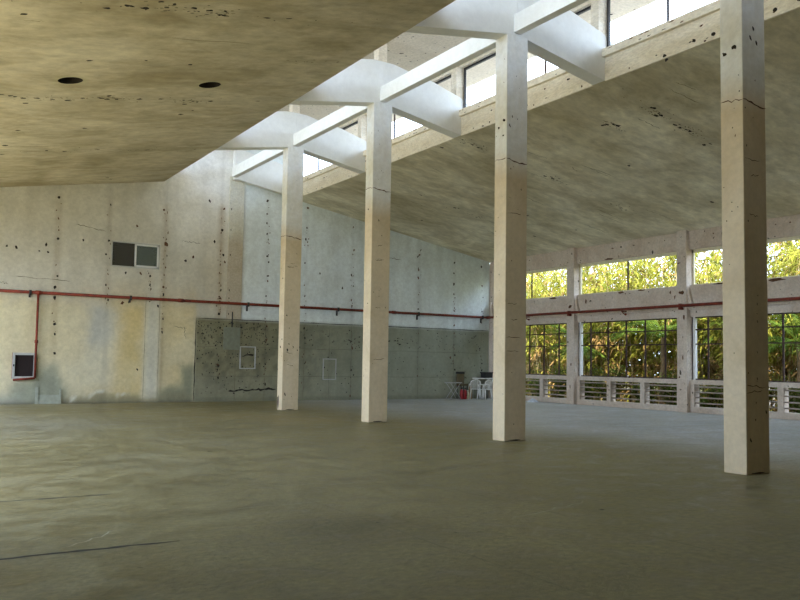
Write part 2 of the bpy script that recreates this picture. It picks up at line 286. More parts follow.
c = mixc(c, band(9.9, 10.5, 3.5, 6.5, 5) * .45, (.60, .50, .32)); c = mixc(c, band(10.66, 11.3, 3.3, 6.5, 9) * .35, (.56, .45, .26))
c = mixc(c, sig((nz4 - .56) * 16) * sig((ZC - 3.6) * 4) * sig((11.3 - XX) * 30) * .35, (.68, .66, .58))
c = mixc(c, np.maximum(band(9.1, 9.8, -1, 1.35, 16), band(8.35, 9.5, -1, .5, 14)) * left * .95, (.26, .27, .19))
c = mixc(c, band(3.5, 5.3, -1, .75, 12) * .95, (.30, .32, .25)); c = mixc(c, band(4.2, 4.9, -1, 1.15, 12) * .8, (.30, .32, .25)); c = mixc(c, band(3.0, 3.8, -1, .3, 12) * .8, (.40, .42, .36))
c = mixc(c, left * sig((.22 - ZZn) * 14) * sig((XX - 4.9) * 9) * .85, (.27, .25, .16)); c = mixc(c, left * sig((.06 - ZC) * 30) * .9, (.14, .13, .09))
c = mixc(c, band(5.4, 7.3, .12, .30, 40) * sig((nz3 - .5) * 30), (.74, .73, .62))
# bare concrete dado
dd = sig((XX - 9.63) * 90) * sig((3.095 - ZC) * 90)
dc = np.ones(XX.shape + (3,)) * np.array([.26, .245, .15]); dc = mixc(dc, sig((nz4 - .5) * 16) * .6, (.17, .16, .09)); dc = mixc(dc, sig((nz3 - .56) * 22) * .7, (.12, .11, .07)); dc = mixc(dc, sig((nz4 - .56) * 16) * .4 * sig((2 - ZC) * 3), (.34, .33, .23)); dc = mixc(dc, sig((XX - 14.5) * 1.2) * .85, (.31, .33, .26))
dc = mixc(dc, sig((.95 - ZC) * 10) * .35, (.33, .33, .25)); dc = mixc(dc, strip(9.6, 23.6, .0, .10) * .7, (.12, .12, .08))
c = c * (1 - dd[..., None]) + dc * dd[..., None]
c = c * (.90 + .2 * nzs)[..., None]
for xj in (4.77, 6.42, 8.40, 10.5, 12.4, 14.07, 16.22, 19.55, 21.48): c *= (1 - .10 * np.exp(-((XX - xj) / .08) ** 2))[..., None]
bk = lambda u, v: (u, YB - .004, v)
BW = [p for p in BACK]
for u, v in BW:
    if not v or (WX0 - .1 < u < WX1 + .1 and WZ0 - .1 < v < WZ1 + .1): continue
    big = 1.9 if (abs(u - 8.42) < .02 and abs(v - 5.74) < .02) or (abs(u - 6.95) < .02 and v < 3.6) else 1
    b.chip(bk, u, v, random.uniform(.035, .06) * big, random.uniform(.045, .085) * big, 2 if random.random() < .25 else 1, random.uniform(-.5, .5))
for xj, w_, z0, z1 in ((4.76, 10, 1.7, 7), (6.42, 12, 3.4, 7), (7.9, 14, 3.5, 4.7), (8.40, 22, 2.5, 7), (10.5, 34, .4, 7.3), (10.5, 14, 3.2, 4.4), (12.4, 26, .4, 7.6), (14.07, 20, .4, 7.4), (16.22, 18, .3, 7.1), (19.55, 16, .3, 6.5), (21.5, 14, .3, 6.2), (23.05, 12, .3, 6)):
    for i in range(w_): b.chip(bk, xj + random.gauss(0, .05), random.uniform(z0, z1), random.uniform(.012, .035), random.uniform(.015, .07), random.choice((1, 2, 2)), random.uniform(-.3, .3), 7)
for i in range(520):                                                # pitting of the bare concrete
    u = random.choice((random.uniform(9.7, 12.5), random.uniform(9.7, 23.3))); v = random.choice((random.uniform(2.1, 3.0), random.uniform(.3, 3.0)))
    b.chip(bk, u, v, random.uniform(.012, .04), random.uniform(.012, .045), 1, 0, 6)
for i in range(26): b.chip(bk, random.uniform(16.0, 19.0), random.gauss(2.45, .06), random.uniform(.03, .09), .03, 1, 0, 7)
crack(b, bk, 10.95, .40, 12.9, .47, .08, 1, 24, .03)
crack(b, bk, 9.63, .02, 9.63, 3.09, .035, 1, 20, .008); crack(b, bk, 9.63, 3.095, XR, 3.095, .03, 1, 40, .008)
crack(b, bk, 11.45, 1.72, 11.95, 1.78, .06, 1, 6, .02)
for z in (.95, 2.05): crack(b, bk, 9.7, z, XR, z, .014, 3, 40, .012)
for x in (11.2, 12.4, 14.07, 15.2, 16.22, 17.9, 19.55, 21.48, 23.05): crack(b, bk, x, .05, x, 3.05, .014, 3, 20, .01)
for x in (7.78, 8.28): crack(b, bk, x, .1, x, 3.9, .012, 3, 20, .006)
for x0, z0, x1, z1 in ((3.5, 4.2, 5.2, 4.15), (5.3, 6.15, 6.3, 6.0), (9.0, 5.9, 9.7, 5.88), (17.6, 6.1, 18.6, 6.0), (3.0, 4.0, 3.3, 3.95), (8.8, 2.75, 9.3, 2.7), (9.2, 2.75, 9.25, 2.3)): crack(b, bk, x0, z0, x1, z1, .02, 3, 12, .03)
m_dline = simple('plaster_joint_line', (.12, .115, .08), .9)
wb = struct(b.build('wall_back', [m_wall, M['dark'], M['rust'], m_dline])); set_stain_and_light(wb, c.reshape(-1, 3))
# the thickness of the wall and the unlit room behind its window
b = MB()
b.box(XL - .3, WX0, YB + .02, YB + .25, 0, 6.2); b.box(WX1, XR + .3, YB + .02, YB + .25, 0, 6.2)
b.box(WX0, WX1, YB + .005, YB + .25, 0, WZ0); b.box(WX0, WX1, YB + .005, YB + .25, WZ1, 6.2)
b.prism([(2.0, 6.2), (XR - 3, 6.2), (XR - 6, 7.2), (13.7, 7.95), (13.7, ZR), (8.06, ZR), (8.06, 7.9), (4, 7.2)], 'y', YB + .02, YB + .25)
struct(b.build('trim_2', m_beam))
b = MB()
for q in (((5, YB + .3, 3.5), (10, YB + .3, 3.5), (10, YB + 3, 3.5), (5, YB + 3, 3.5)), ((5, YB + .3, 6.4), (5, YB + 3, 6.4), (10, YB + 3, 6.4), (10, YB + .3, 6.4)),
          ((5, YB + 3, 3.5), (10, YB + 3, 3.5), (10, YB + 3, 6.4), (5, YB + 3, 6.4)), ((5, YB + .3, 3.5), (5, YB + 3, 3.5), (5, YB + 3, 6.4), (5, YB + .3, 6.4)), ((10, YB + .3, 3.5), (10, YB + .3, 6.4), (10, YB + 3, 6.4), (10, YB + 3, 3.5))): b.poly(q)
b.box(5, WX0 - .02, YB + .26, YB + .32, 3.5, 6.4); b.box(WX1 + .02, 10, YB + .26, YB + .32, 3.5, 6.4); b.box(WX0 - .02, WX1 + .02, YB + .26, YB + .32, 3.5, WZ0 - .02); b.box(WX0 - .02, WX1 + .02, YB + .26, YB + .32, WZ1 + .02, 6.4)
struct(b.build('trim_3', simple('unlit_room_plaster', (.30, .30, .24), .8)))
# very shallow pier above the dado, carrying the last frame
b = MB(); b.box(10.78, 11.36, YB - .05, YB + .01, 3.11, 8.56)
for z in (7.3, 6.5, 5.55, 4.2, 3.9, 3.75, 3.3): b.chip(lambda u, v: (u, YB - .054, v), 10.86, z, .025, .05, 1)
struct(b.build('trim_4', [concrete('pier_plaster', (.54, .48, .38), (.46, .38, .25), scale=.9, amount=.6, bump=.15, two_tone=(6.2, (.72, .72, .66))), M['dark']]))

# ---------------------------------------------------------------- ceilings (two sloping slabs) with downlight holes
def slab(name, x0, x1, chips, holes, num):
    xs = list(np.linspace(x0, x1, 66)); ys = list(np.linspace(Y0, YB, 150))
    for hx, hy, r in holes:
        for lst, c0 in ((xs, hx), (ys, hy)):
            lst[:] = [q for q in lst if abs(q - c0) > r * 1.5]; lst += [c0 - r * 1.35, c0 + r * 1.35]
    xs.sort(); ys.sort(); nX = len(xs); XX, YY = np.meshgrid(xs, ys)
    b = MB(); b.v = [(x, y, under(x)) for y in ys for x in xs]
    for j in range(len(ys) - 1):
        for i in range(nX - 1):
            xm, ym = (xs[i] + xs[i + 1]) / 2, (ys[j] + ys[j + 1]) / 2
            if any(abs(xm - hx) < r * 1.34 and abs(ym - hy) < r * 1.34 for hx, hy, r in holes): continue
            b.face((j * nX + i, (j + 1) * nX + i, (j + 1) * nX + i + 1, j * nX + i + 1))
    ng = len(b.v)
    for hx, hy, r in holes:                                          # square cell around a round, deep hole
        n = 32; s = r * 1.35; o_ = []; i_ = []; t_ = []
        for k in range(n):
            a = 2 * math.pi * (k + .5) / n; cx, sy = math.cos(a), math.sin(a); q = s / max(abs(cx), abs(sy))
            o_.append((hx + cx * q, hy + sy * q)); i_.append((hx + cx * r, hy + sy * r))
        for k in range(n):
            k2 = (k + 1) % n
            P = lambda p, dz=0: (p[0], p[1], under(p[0]) + dz)
            b.poly([P(o_[k2]), P(o_[k]), P(i_[k]), P(i_[k2])], 0); b.poly([P(i_[k2]), P(i_[k]), P(i_[k], .3), P(i_[k2], .3)], 1)
        b.poly([(p[0], p[1], under(p[0]) + .29) for p in i_][::-1], 1)
        for sx, sy in ((1, 1), (1, -1), (-1, 1), (-1, -1)):
            pts = [p for p in o_ if p[0] * 1 != 0 and (p[0] - hx) * sx > 0 and (p[1] - hy) * sy > 0]
            # the small corner left between the fan and the square's corner
            ex = max(pts, key=lambda p: (p[0] - hx) * sx + (p[1] - hy) * sy * 0 if abs(abs(p[0] - hx) - s) < 1e-6 and abs(p[1] - hy) > .5 * s else -9)
            ey = [p for p in pts if abs(abs(p[1] - hy) - s) < 1e-6]; exs = [p for p in pts if abs(abs(p[0] - hx) - s) < 1e-6]
            a1 = max(exs, key=lambda p: abs(p[1] - hy)); a2 = max(ey, key=lambda p: abs(p[0] - hx)); cc = (hx + s * sx, hy + s * sy)
            b.poly([(p[0], p[1], under(p[0])) for p in (a1, cc, a2)], 0)
    b.prism([(x0 + .05, under(x0) + .012), (x1, under(x1) + .012), (x1, under(x1) + .30), (x0 + .05, under(x0) + .30)], 'y', Y0, YB + .25, 0) if not holes else None
    if holes:
        b.poly([(x0, Y0, under(x0) + .3), (x1, Y0, under(x1) + .3), (x1, YB, under(x1) + .3), (x0, YB, under(x0) + .3)])
        b.poly([(x1, Y0, under(x1)), (x1, YB, under(x1)), (x1, YB, under(x1) + .3), (x1, Y0, under(x1) + .3)])
    na = smooth_noise(XX.shape, (30, 5), num); nb = smooth_noise(XX.shape, (12, 8), num + 1)
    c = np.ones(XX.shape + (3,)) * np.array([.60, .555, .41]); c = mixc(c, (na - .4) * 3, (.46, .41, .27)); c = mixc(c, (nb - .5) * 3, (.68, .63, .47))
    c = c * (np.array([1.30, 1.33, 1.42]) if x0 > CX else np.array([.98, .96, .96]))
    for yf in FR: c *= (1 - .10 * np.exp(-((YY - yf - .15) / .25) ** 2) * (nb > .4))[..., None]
    fn = lambda u, v: (u, v, under(u) - .004)
    for u, v in chips: b.chip(fn, u, v, random.uniform(.04, .11), random.uniform(.03, .07), 1, random.uniform(-.4, .4))
    for cu, cv, n_ in (((3.6, 12.7, 26), (4.5, 12.75, 20), (4.0, 18.1, 26), (5.7, 18.2, 22), (2.7, 18.25, 18), (6.0, 23.5, 14), (7.3, 15.0, 10)) if x0 < CX else ((15.4, 12.75, 26), (16.6, 12.8, 30), (15.4, 14.1, 22), (17.2, 18.3, 18), (14.1, 18.25, 18), (20.5, 18.35, 14), (18.6, 23.8, 12))):
        for i in range(n_): b.chip(fn, cu + random.gauss(0, .28), cv + random.gauss(0, .09), random.uniform(.015, .06), random.uniform(.01, .03), random.choice((1, 2, 2)), random.uniform(-.5, .5), 7)
    for i in range(110):
        yf = random.choice(FR[:5]) + random.gauss(.15, .22); b.chip(fn, random.uniform(x0 + .2, x1 - .2), min(yf, 28.7), random.uniform(.01, .03), random.uniform(.01, .025), 1, 0, 6)
    for i in range(26):
        u, v = random.uniform(x0 + .5, x1 - 2), random.uniform(7, 28); crack(b, fn, u, v, u + random.uniform(.3, 1.5), v + random.uniform(-.15, .15), .02, 2, 10, .03)
    o = struct(b.build(name, [m_ceil, M['dark'], simple('ceiling_scar', (.20, .175, .10), .9)])); set_stain_and_light(o, c.reshape(-1, 3), (.56, .515, .36)); return o
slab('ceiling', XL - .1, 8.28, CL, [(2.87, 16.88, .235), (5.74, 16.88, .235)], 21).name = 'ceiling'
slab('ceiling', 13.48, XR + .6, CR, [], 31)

b = MB()
for x0, x1 in ((XL - .3, 8.0), (13.76, XR + .6)): b.prism([(x0, under(x0) + .32), (x1, under(x1) + .32), (x1, under(x1) + .36), (x0, under(x0) + .36)], 'y', Y0, YB)
struct(b.build('trim_7', simple('grey_roof_felt', (.20, .20, .19), .9)))

# upstands either side of the roof gap, in one length per bay, their lips and the monitor roof
UPB = MB()
for side in (1, -1):
    xf = CX + side * 2.60
    for k in range(len(FR) - 1):
        ya, yb = FR[k + 1] + .38, FR[k]
        def bx(o0, o1, z0, z1, m=0):
            x0, x1 = sorted((CX + side * o0, CX + side * o1)); UPB.box(x0, x1, ya, yb, z0, z1, m)
        bx(2.60, 2.90, 8.02 if side > 0 else 8.03, 8.56); bx(2.51, 2.90, 8.56, 8.74)
    if side > 0:
        fn = lambda u, v: (CX + 2.6 - .004, u, v)
        for u, v in UP: UPB.chip(fn, u, v, .06, .05, 1, .4)
        for i in range(60): UPB.chip(fn, random.uniform(3, 28), random.choice((8.1, 8.06, 8.15, 8.4)), random.uniform(.02, .07), random.uniform(.01, .035), random.choice((1, 2)), 0, 7)
        for i in range(70): UPB.chip(lambda u, v: (CX + 2.51 - .004, u, v), random.uniform(3, 28), random.choice((8.60, 8.7)), random.uniform(.03, .1), random.uniform(.008, .02), 2, 0, 7)
struct(UPB.build('trim_5', [m_up, M['dark'], M['rust']]))
b = MB(); b.box(6.86, 14.9, Y0 - .2, YB + .3, ZR, ZR + .22)
for i in range(150): b.chip(lambda u, v: (u, v, ZR - .004), random.uniform(7.2, 14.6), random.uniform(5, 28.8), random.uniform(.015, .05), random.uniform(.015, .05), 1, 0, 7)
struct(b.build('ceiling', [m_roof, M['dark']]))
b = MB()
for side in (1, -1):
    x0, x1 = sorted((CX + side * 2.58, CX + side * 2.82)); b.box(x0, x1, Y0, YB, 9.99, ZR + .01)
struct(b.build('trim_6', m_up))

# ---------------------------------------------------------------- portal frames: columns, rafters, ridge beams, posts
where = {1: 'farthest, nearest the back wall', 2: 'second from the back wall', 3: 'in the middle of the hall', 4: 'nearest and largest, at the right', 5: 'beside the viewer', 6: 'behind the viewer'}
nm = {0: 'at the back wall', 1: 'over the farthest column', 2: 'over the second column from the back', 3: 'over the middle column', 4: 'over the nearest column', 5: 'beyond the nearest column'}
def add_chip_faces(b, lst_near, lst_left, y):
    for u, v, r in lst_near: b.chip(lambda p, q: (p, -.004, q), u - 10.6, v, r * .42, r * .95, 1, .4)
    for u, v, r in lst_left: b.chip(lambda p, q: (-.004, p, q), u, v, r * .75, r * .55, 1, .6)
colchips = {4: ([(10.87, 6.71, .06), (10.80, 6.55, .06), (10.95, 6.5, .07), (10.89, 2.51, .03), (10.89, 2.25, .03), (10.88, 1.79, .025), (10.87, 1.4, .03), (10.7, .5, .05), (11.08, .9, .05)], [(.30, 6.34, .07), (.14, 6.40, .08), (.2, 3.9, .02), (.1, 3.95, .02), (.25, 3.1, .015)]),
            3: ([(10.68, 6.5, .05), (11.0, 5.2, .03), (10.75, 6.7, .04)], [(.25, 6.49, .06), (.08, 6.62, .08), (.1, 6.3, .05), (.2, 3.4, .03)]),
            2: ([(10.8, 5.3, .04), (10.9, 4.9, .03), (11.05, 3.0, .03)], [(.2, 5.6, .05), (.15, 3.1, .04)]),
            1: ([(10.7, 3.0, .05), (10.8, 2.1, .05), (10.75, 1.9, .07), (10.95, 2.0, .05), (11.1, 1.9, .04), (10.7, .5, .08), (10.8, 2.6, .03), (11.0, 5.0, .03)], [(.15, 4.2, .05), (.2, 2.0, .08), (.1, 2.25, .06)])}
for k in (1, 2, 3, 4, 5, 6):
    y = FR[k]; b = MB(); b.box(0, .565, 0, .38, 0, 8.46)
    for i in range(22):
        z_ = random.uniform(.3, 8); b.chip((lambda u, v: (u, -.004, v)) if i % 2 else (lambda u, v: (-.004, u, v)), random.uniform(.04, .34), z_, random.uniform(.006, .018), random.uniform(.008, .028), random.choice((1, 2, 2)), 0, 6)
    nl, ll = colchips.get(k, ([], [])); add_chip_faces(b, nl, ll, y)
    zj = {1: 5.5, 2: 6.1, 3: 5.75, 4: 5.52}.get(k, 5.5)
    crack(b, lambda u, v: (u, -.004, v), .0, zj + .05, .56, zj - .02, .03, 2, 8, .02); crack(b, lambda u, v: (-.004, u, v), .0, zj + .05, .37, zj + .07, .018, 2, 6, .02)
    for i in range(5): crack(b, lambda u, v: (u, -.004, v), random.uniform(0, .2), z_ := random.uniform(1, 5), random.uniform(.3, .5), z_ + random.uniform(-.05, .05), .012, 2, 6, .015)
    if k == 1: b.chip(lambda u, v: (-.004, u, v), .28, .25, .08, .28, 1)
    b.chip(lambda u, v: (u, -.004, v), .28, .02, .22, .016, 1)
    lab = {1: 'square concrete column farthest from view, bases scarred, nearest the back wall', 2: 'square concrete column second from the back wall, left of the middle column',
           3: 'square concrete column third from the back wall, beside the right-hand windows', 4: 'largest square concrete column, nearest to the viewer at the right',
           5: 'square concrete column out of view beside the viewer', 6: 'square concrete column out of view behind the viewer'}[k]
    if k == 1: lab = 'thinnest square concrete column, farthest in the row, nearest the back wall'
    tag(b.build('concrete_column', [m_col, M['dark'], M['rust']], loc=(10.6, y, 0), bevel=.012), lab, 'column')
for k in range(0, 6):
    y = FR[k]; th = .38 if k else .34; dy = 0 if k else -.11
    for side in ((-1, 1) if k else (1,)):
        def P(d): return CX + side * d
        top_l = [(0.0, 9.60), (.35, 9.59), (.8, 9.50), (1.6, 9.38), (2.55, 9.12), (2.9, 8.95)]
        bot = [(2.9, 7.98), (.283, under(CX + .283)), (.0, under(CX + .283))]
        prof = [(P(d), z) for d, z in top_l + bot]
        if side < 0: prof = prof[::-1]
        b = MB(); b.prism(prof, 'y', y + .003 + (dy if k == 0 else 0) - (0 if k else -.11), y + (th - .005 if k else .22))
        lab = f"white concrete rafter falling to the {'right' if side > 0 else 'left'} {nm[k]}"
        tag(b.build('roof_rafter', m_beam, bevel=.008), lab, 'rafter')
    # ridge post and posts on the window lines
    b = MB(); b.box(CX - .13, CX + .13, y + .06, y + (.30 if k else .22), 9.58, ZR)
    tag(b.build('ridge_post', m_up), f'short beige post under the raised roof {nm[k]}', 'post')
    for side in (1, -1):
        x0, x1 = sorted((CX + side * 2.42, CX + side * 2.80)); b = MB(); b.box(x0, x1, y + .02, y + (.26 if k else .22), 8.9, 9.99)
        tag(b.build('clerestory_post', m_up, bevel=.01), f"square beige post on the {'right' if side > 0 else 'left'} roof window line {nm[k]}", 'post')
    if k < 5:
        ya, yb = FR[k + 1] + .38, y
        b = MB(); b.box(CX - .10, CX + .10, ya, yb, 8.50, 8.89)
        tag(b.build('ridge_beam', m_beam, bevel=.008), {0: 'white concrete ridge beam running from the farthest column to the back wall', 1: 'white concrete ridge beam between the farthest and the second column',
            2: 'white concrete ridge beam between the second and the middle column', 3: 'white concrete ridge beam between the middle and the nearest column', 4: 'white concrete ridge beam out of view beyond the nearest column'}[k], 'beam')

# ---------------------------------------------------------------- clerestory windows
wn = [0]
def window(parts, mats=None):
    wn[0] += 1; e = bpy.data.objects.new(f'window_{wn[0]}', None); COL.objects.link(e); struct(e)
    for name, mb, m in parts: mb.build(name, m, e)
    return e
for side in (1, -1):
    for k in range(len(FR) - 1):
        ya, yb = FR[k + 1] + .38, FR[k]; xf = CX + side * 2.70; f = MB(); g = MB()
        f.box(xf - .03, xf + .03, ya, ya + .05, 8.74, 9.99); f.box(xf - .03, xf + .03, yb - .05, yb, 8.74, 9.99)
        f.box(xf - .03, xf + .03, ya, yb, 9.93, 9.99); f.box(xf - .03, xf + .03, ya, yb, 8.74, 8.77)
        parts = [('window_frame', f, M['black'])]
        for q in (1 / 3, 2 / 3):
            g = MB(); ym = ya + (yb - ya) * q; g.box(xf - .02, xf + .02, ym - .018, ym + .018, 8.77, 9.93); parts.append(('glazing_bar', g, M['steel']))
        if k >= 5:
            f = MB(); f.box(xf - .06, xf + .06, ya, yb, 8.74, 9.99); parts = [('unseen_light_blocker', f, m_up)]  # panels added in unseen bays to darken the columns' near faces
        window(parts)

# ---------------------------------------------------------------- side walls
def side_wall(side):
    b = MB(); s = 1 if side == 'right' else -1; xf = XR if s > 0 else XL
    def bx(a, c, y0, y1, z0, z1, m=0):
        x0, x1 = sorted((xf + s * a, xf + s * c)); b.box(x0, x1, y0, y1, z0, z1, m)
    for k in range(len(FR)):
        y = FR[k]
        if k: bx(-.17, .30, y, y + .40, 0, 6.36)
        else: bx(.07, .30, y - .05, YB + .02, 0, 6.36)
    for k in range(len(FR) - 1):
        ya, yb = FR[k + 1] + .40, FR[k] - (.05 if k == 0 else 0)
        bx(.0, .30, ya, yb, 5.67, 6.38 if s > 0 else 6.34)
        if k > 3: bx(.05, .30, ya, yb, -.02, 5.7); continue  # unseen bays closed to keep side daylight off the columns' near faces
        if s > 0:
            bx(.0, .30, ya, yb, -.02, .20); bx(.0, .30, ya, yb, .97, 1.13)
            bx(.03, .30, ya, yb, 3.30, 3.56); bx(-.05, .30, ya, yb, 3.55, 3.60); bx(.0, .30, ya, yb, 3.60, 4.40)
            L3 = (yb - ya - .32) / 3
            for q in range(4):
                y0 = ya + q * (L3 + .0) - (.0) + (0 if q == 0 else .04 * 0)
            edges = [ya, ya + .16] + [] ; pw = .2
            bw = (yb - ya - .16 * 2 - pw * 2) / 3; yy = ya
            for q, wd in enumerate((.16, pw, pw, .16)):
                bx(.0, .28, yy, yy + wd, .20, .97); yy += wd + bw
            # haunches where the spandrel meets the piers
            for yy0, yy1, in ((ya, ya + .22), (yb, yb - .22)):
                x0, x1 = xf - .12, xf; bb = [(yy0, 3.60), (yy1, 3.60), (yy0, 4.40)]
                if yy1 < yy0: bb = bb[::-1]
                b.prism(bb, 'x', x0, x1, 0)
        else:
            bx(.0, .30, ya, yb, -.02, .9)  # unseen left openings made large to let in more daylight
    if s > 0:
        f1 = lambda u, v: (XR - .004, u, v); fp = lambda u, v: (XR - .174, u, v)
        for u, v, ru, rv in ((21.7, 5.70, .35, .05), (21.1, 4.36, .22, .06), (20.1, 4.38, .2, .04), (24.8, 4.36, .3, .05), (27.2, 4.34, .25, .06), (14.8, 4.35, .45, .07), (13.6, 4.36, .3, .05), (22.9, 4.1, .05, .12), (18.8, 4.2, .05, .08), (18.6, 4.0, .05, .1), (16.8, 4.38, .3, .03)): b.chip(f1, u, v, ru, rv, 2)
        for u, v, ru, rv in ((18.2, 4.15, .14, .09), (23.6, 3.95, .14, .10), (18.1, 3.3, .05, .12), (18.3, 5.2, .12, .03), (23.55, 1.6, .04, .1), (23.6, .7, .03, .1), (18.15, 1.9, .03, .12), (18.3, 1.2, .04, .05), (18.15, 2.6, .02, .05)): b.chip(fp, u, v, ru, rv, 2)
        for i in range(40): b.chip(f1, random.uniform(13, 28.6), random.choice((5.72, 3.66, 3.7, 4.3, 6.1)), random.uniform(.02, .06), random.uniform(.015, .04), random.choice((1, 2)), 0, 7)
    return struct(b.build('wall_' + side, [m_rw if s > 0 else m_beam, M['dark'], M['rust']]))
side_wall('right'); side_wall('left')
b = MB(); b.box(XL - .3, XR + .3, Y0 - .25, Y0, 0, 6.2); b.prism([(XL - .1, 6.2), (XR + .5, 6.2), (13.7, 8.1), (13.7, ZR), (8.06, ZR), (8.06, 8.1)], 'y', Y0 - .25, Y0)
struct(b.build('wall_rear', concrete('rear_wall_plaster', (.30, .27, .18), (.2, .18, .12))))

m_slat = concrete('dirty_louver_concrete', (.40, .34, .28), (.22, .17, .12), scale=2)
for k in range(0, 4):
    ya, yb = FR[k + 1] + .40, FR[k] - (.05 if k == 0 else 0); L_ = yb - ya
    # steel grid window
    f = MB(); x0, x1 = XR + .12, XR + .16
    f.box(x0, x1, ya, ya + .05, 1.13, 3.30); f.box(x0, x1, yb - .05, yb, 1.13, 3.30); f.box(x0, x1, ya, yb, 3.26, 3.30); f.box(x0, x1, ya, yb, 1.13, 1.17)
    parts = [('window_frame', f, M['steel'])]
    ybar = [y for y in np.arange(FR[k + 1] + 1.15, yb - .2, .905)]
    for y in ybar:
        g = MB(); g.box(x0, x1, y - .028, y + .028, 1.17, 3.26); parts.append(('glazing_bar', g, M['steel']))
    for z in (2.36, 2.86):
        g = MB(); g.box(x0 + .005, x1 - .005, ya, yb, z - .02, z + .02); parts.append(('transom', g, M['steel']))
    j = MB(); j.box(XR + .10, XR + .22, yb - .13, yb - .05, 1.13, 3.30); parts.append(('window_jamb', j, M['white']))
    window(parts)
    # upper window: two lights
    f = MB(); x0, x1 = XR + .14, XR + .22
    f.box(x0, x1, ya, ya + .07, 4.40, 5.67); f.box(x0, x1, yb - .07, yb, 4.40, 5.67); f.box(x0, x1, ya, yb, 5.56, 5.67); f.box(x0, x1, ya, yb, 4.40, 4.44)  # pale head member stands in for the brightness of the sunlit reveal
    g = MB(); ym = (ya + yb) / 2; g.box(x0 + .02, x1 - .02, ym - .025, ym + .025, 4.44, 5.56)
    window([('window_frame', f, M['cream']), ('glazing_bar', g, M['steel'])])
    # louvred concrete screen under the window
    yy = ya; pw = .2; bw = (L_ - .32 - .4) / 3; parts = []
    for q, wd in enumerate((.16, pw, pw)):
        yy += wd
        for s_ in range(4):
            z = .26 + s_ * .185; g = MB()
            g.prism([(XR + .05, z + .06), (XR + .05, z + .10), (XR + .13, z + .085), (XR + .13, z + .045)], 'y', yy, yy + bw); parts.append(('louver', g, m_slat))
        yy += bw
    window(parts)
# the little sliding window high on the back wall
f = MB(); y0, y1 = YB + .03, YB + .09
for (a, c_, z0, z1) in ((WX0, WX1, WZ0, WZ0 + .05), (WX0, WX1, WZ1 - .05, WZ1), (WX0, WX0 + .05, WZ0, WZ1), (WX1 - .05, WX1, WZ0, WZ1)): f.box(a, c_, y0, y1, z0, z1)
sh = MB(); a, c_, z0, z1 = 7.33, WX1 - .05, WZ0 + .05, WZ1 - .05
for (p, q, r, s) in ((a, c_, z0, z0 + .06), (a, c_, z1 - .06, z1), (a, a + .06, z0, z1), (c_ - .06, c_, z0, z1)): sh.box(p, q, YB + .01, YB + .05, r, s)
pn = MB(); pn.box(a + .06, c_ - .06, YB + .025, YB + .032, z0 + .06, z1 - .06)
mg = bpy.data.materials.new('dusty_glass'); t_, b_ = nodes(mg); b_.inputs['Base Color'].default_value = (.13, .16, .135, 1); b_.inputs['Roughness'].default_value = .25; b_.inputs['Alpha'].default_value = .55
mg2 = mg.copy(); mg2.name = 'grimy_glass'; mg2.node_tree.nodes['Principled BSDF'].inputs['Base Color'].default_value = (.06, .055, .038, 1)
p2 = MB(); p2.box(WX0 + .05, 7.38, YB + .06, YB + .066, z0, z1)
window([('window_frame', f, M['alum']), ('sliding_sash', sh, M['white']), ('pane', pn, mg), ('pane', p2, mg2)])

# ---------------------------------------------------------------- red fire mains
def bracket(x, y, z, parent, axis='x', drop=.16):
    b = MB()
    if axis == 'x': b.box(x - .03, x + .03, y - .02, YB - .002, z - .09, z - .055); b.box(x - .035, x + .035, y - .065, y + .0, z - .08, z + .07); b.box(x - .03, x + .03, YB - .05, YB - .002, z - .09 - drop, z - .05)
    else: b.box(x, XR - .002, y - .03, y + .03, z - .09, z - .055); b.box(XR - .04, XR - .002, y - .03, y + .03, z - .09 - drop, z - .05); b.tube((x, y, z - .08), (XR - .02, y, z - .09 - drop), .015)
    b.build('bracket', M['black'] if axis == 'x' else M['red'], parent)
yp = YB - .13
pr = thing('fire_pipe', (0, 0, 0), 'long red fire pipe running across the back wall with a branch down to the cabinet', 'pipe')
b = MB(); b.tube((XL + .05, yp, 3.70), (XR - .26, yp, 3.70), .052, 14); b.build('pipe', M['red'], pr)
for x in (3.95, 7.2, 11.6, 15.5, 17.0, 19.46, 23.0): bracket(x, yp, 3.70, pr, 'x', .17 if x > 10 else .08)
b = MB(); b.tube((4.2, yp, 3.65), (4.2, yp, .86), .038, 12); b.tube((4.2, yp, .86), (3.55, yp, .80), .038, 12); b.tube((4.2, yp, 2.02), (4.2, yp, 2.12), .055, 12); b.build('branch_pipe', M['red'], pr)
for x in (4.2, 9.0, 13.0, 18.2):
    b = MB(); b.tube((x - .09, yp, 3.70), (x + .09, yp, 3.70), .068, 14); b.build('coupling', M['red'], pr)
pr = thing('fire_pipe', (0, 0, 0), 'red fire pipe running along the window wall across the piers', 'pipe')
xp = XR - .25
b = MB(); b.tube((xp, Y0 + .1, 3.69), (xp, YB - .32, 3.69), .052, 14); b.build('pipe', M['red'], pr)
b = MB(); b.tube((xp, YB - .40, 3.69), (xp, YB - .20, 3.69), .07, 14); b.build('coupling', M['red'], pr)
for k in range(5):
    bracket(xp, FR[k + 1] + 2.85, 3.69, pr, 'y', .12)
    b = MB(); b.box(xp - .06, XR - .172, FR[k + 1] + .12, FR[k + 1] + .24, 3.55, 3.63); b.box(xp - .07, xp + .06, FR[k + 1] + .14, FR[k + 1] + .22, 3.60, 3.76); b.build('bracket', M['red'], pr)
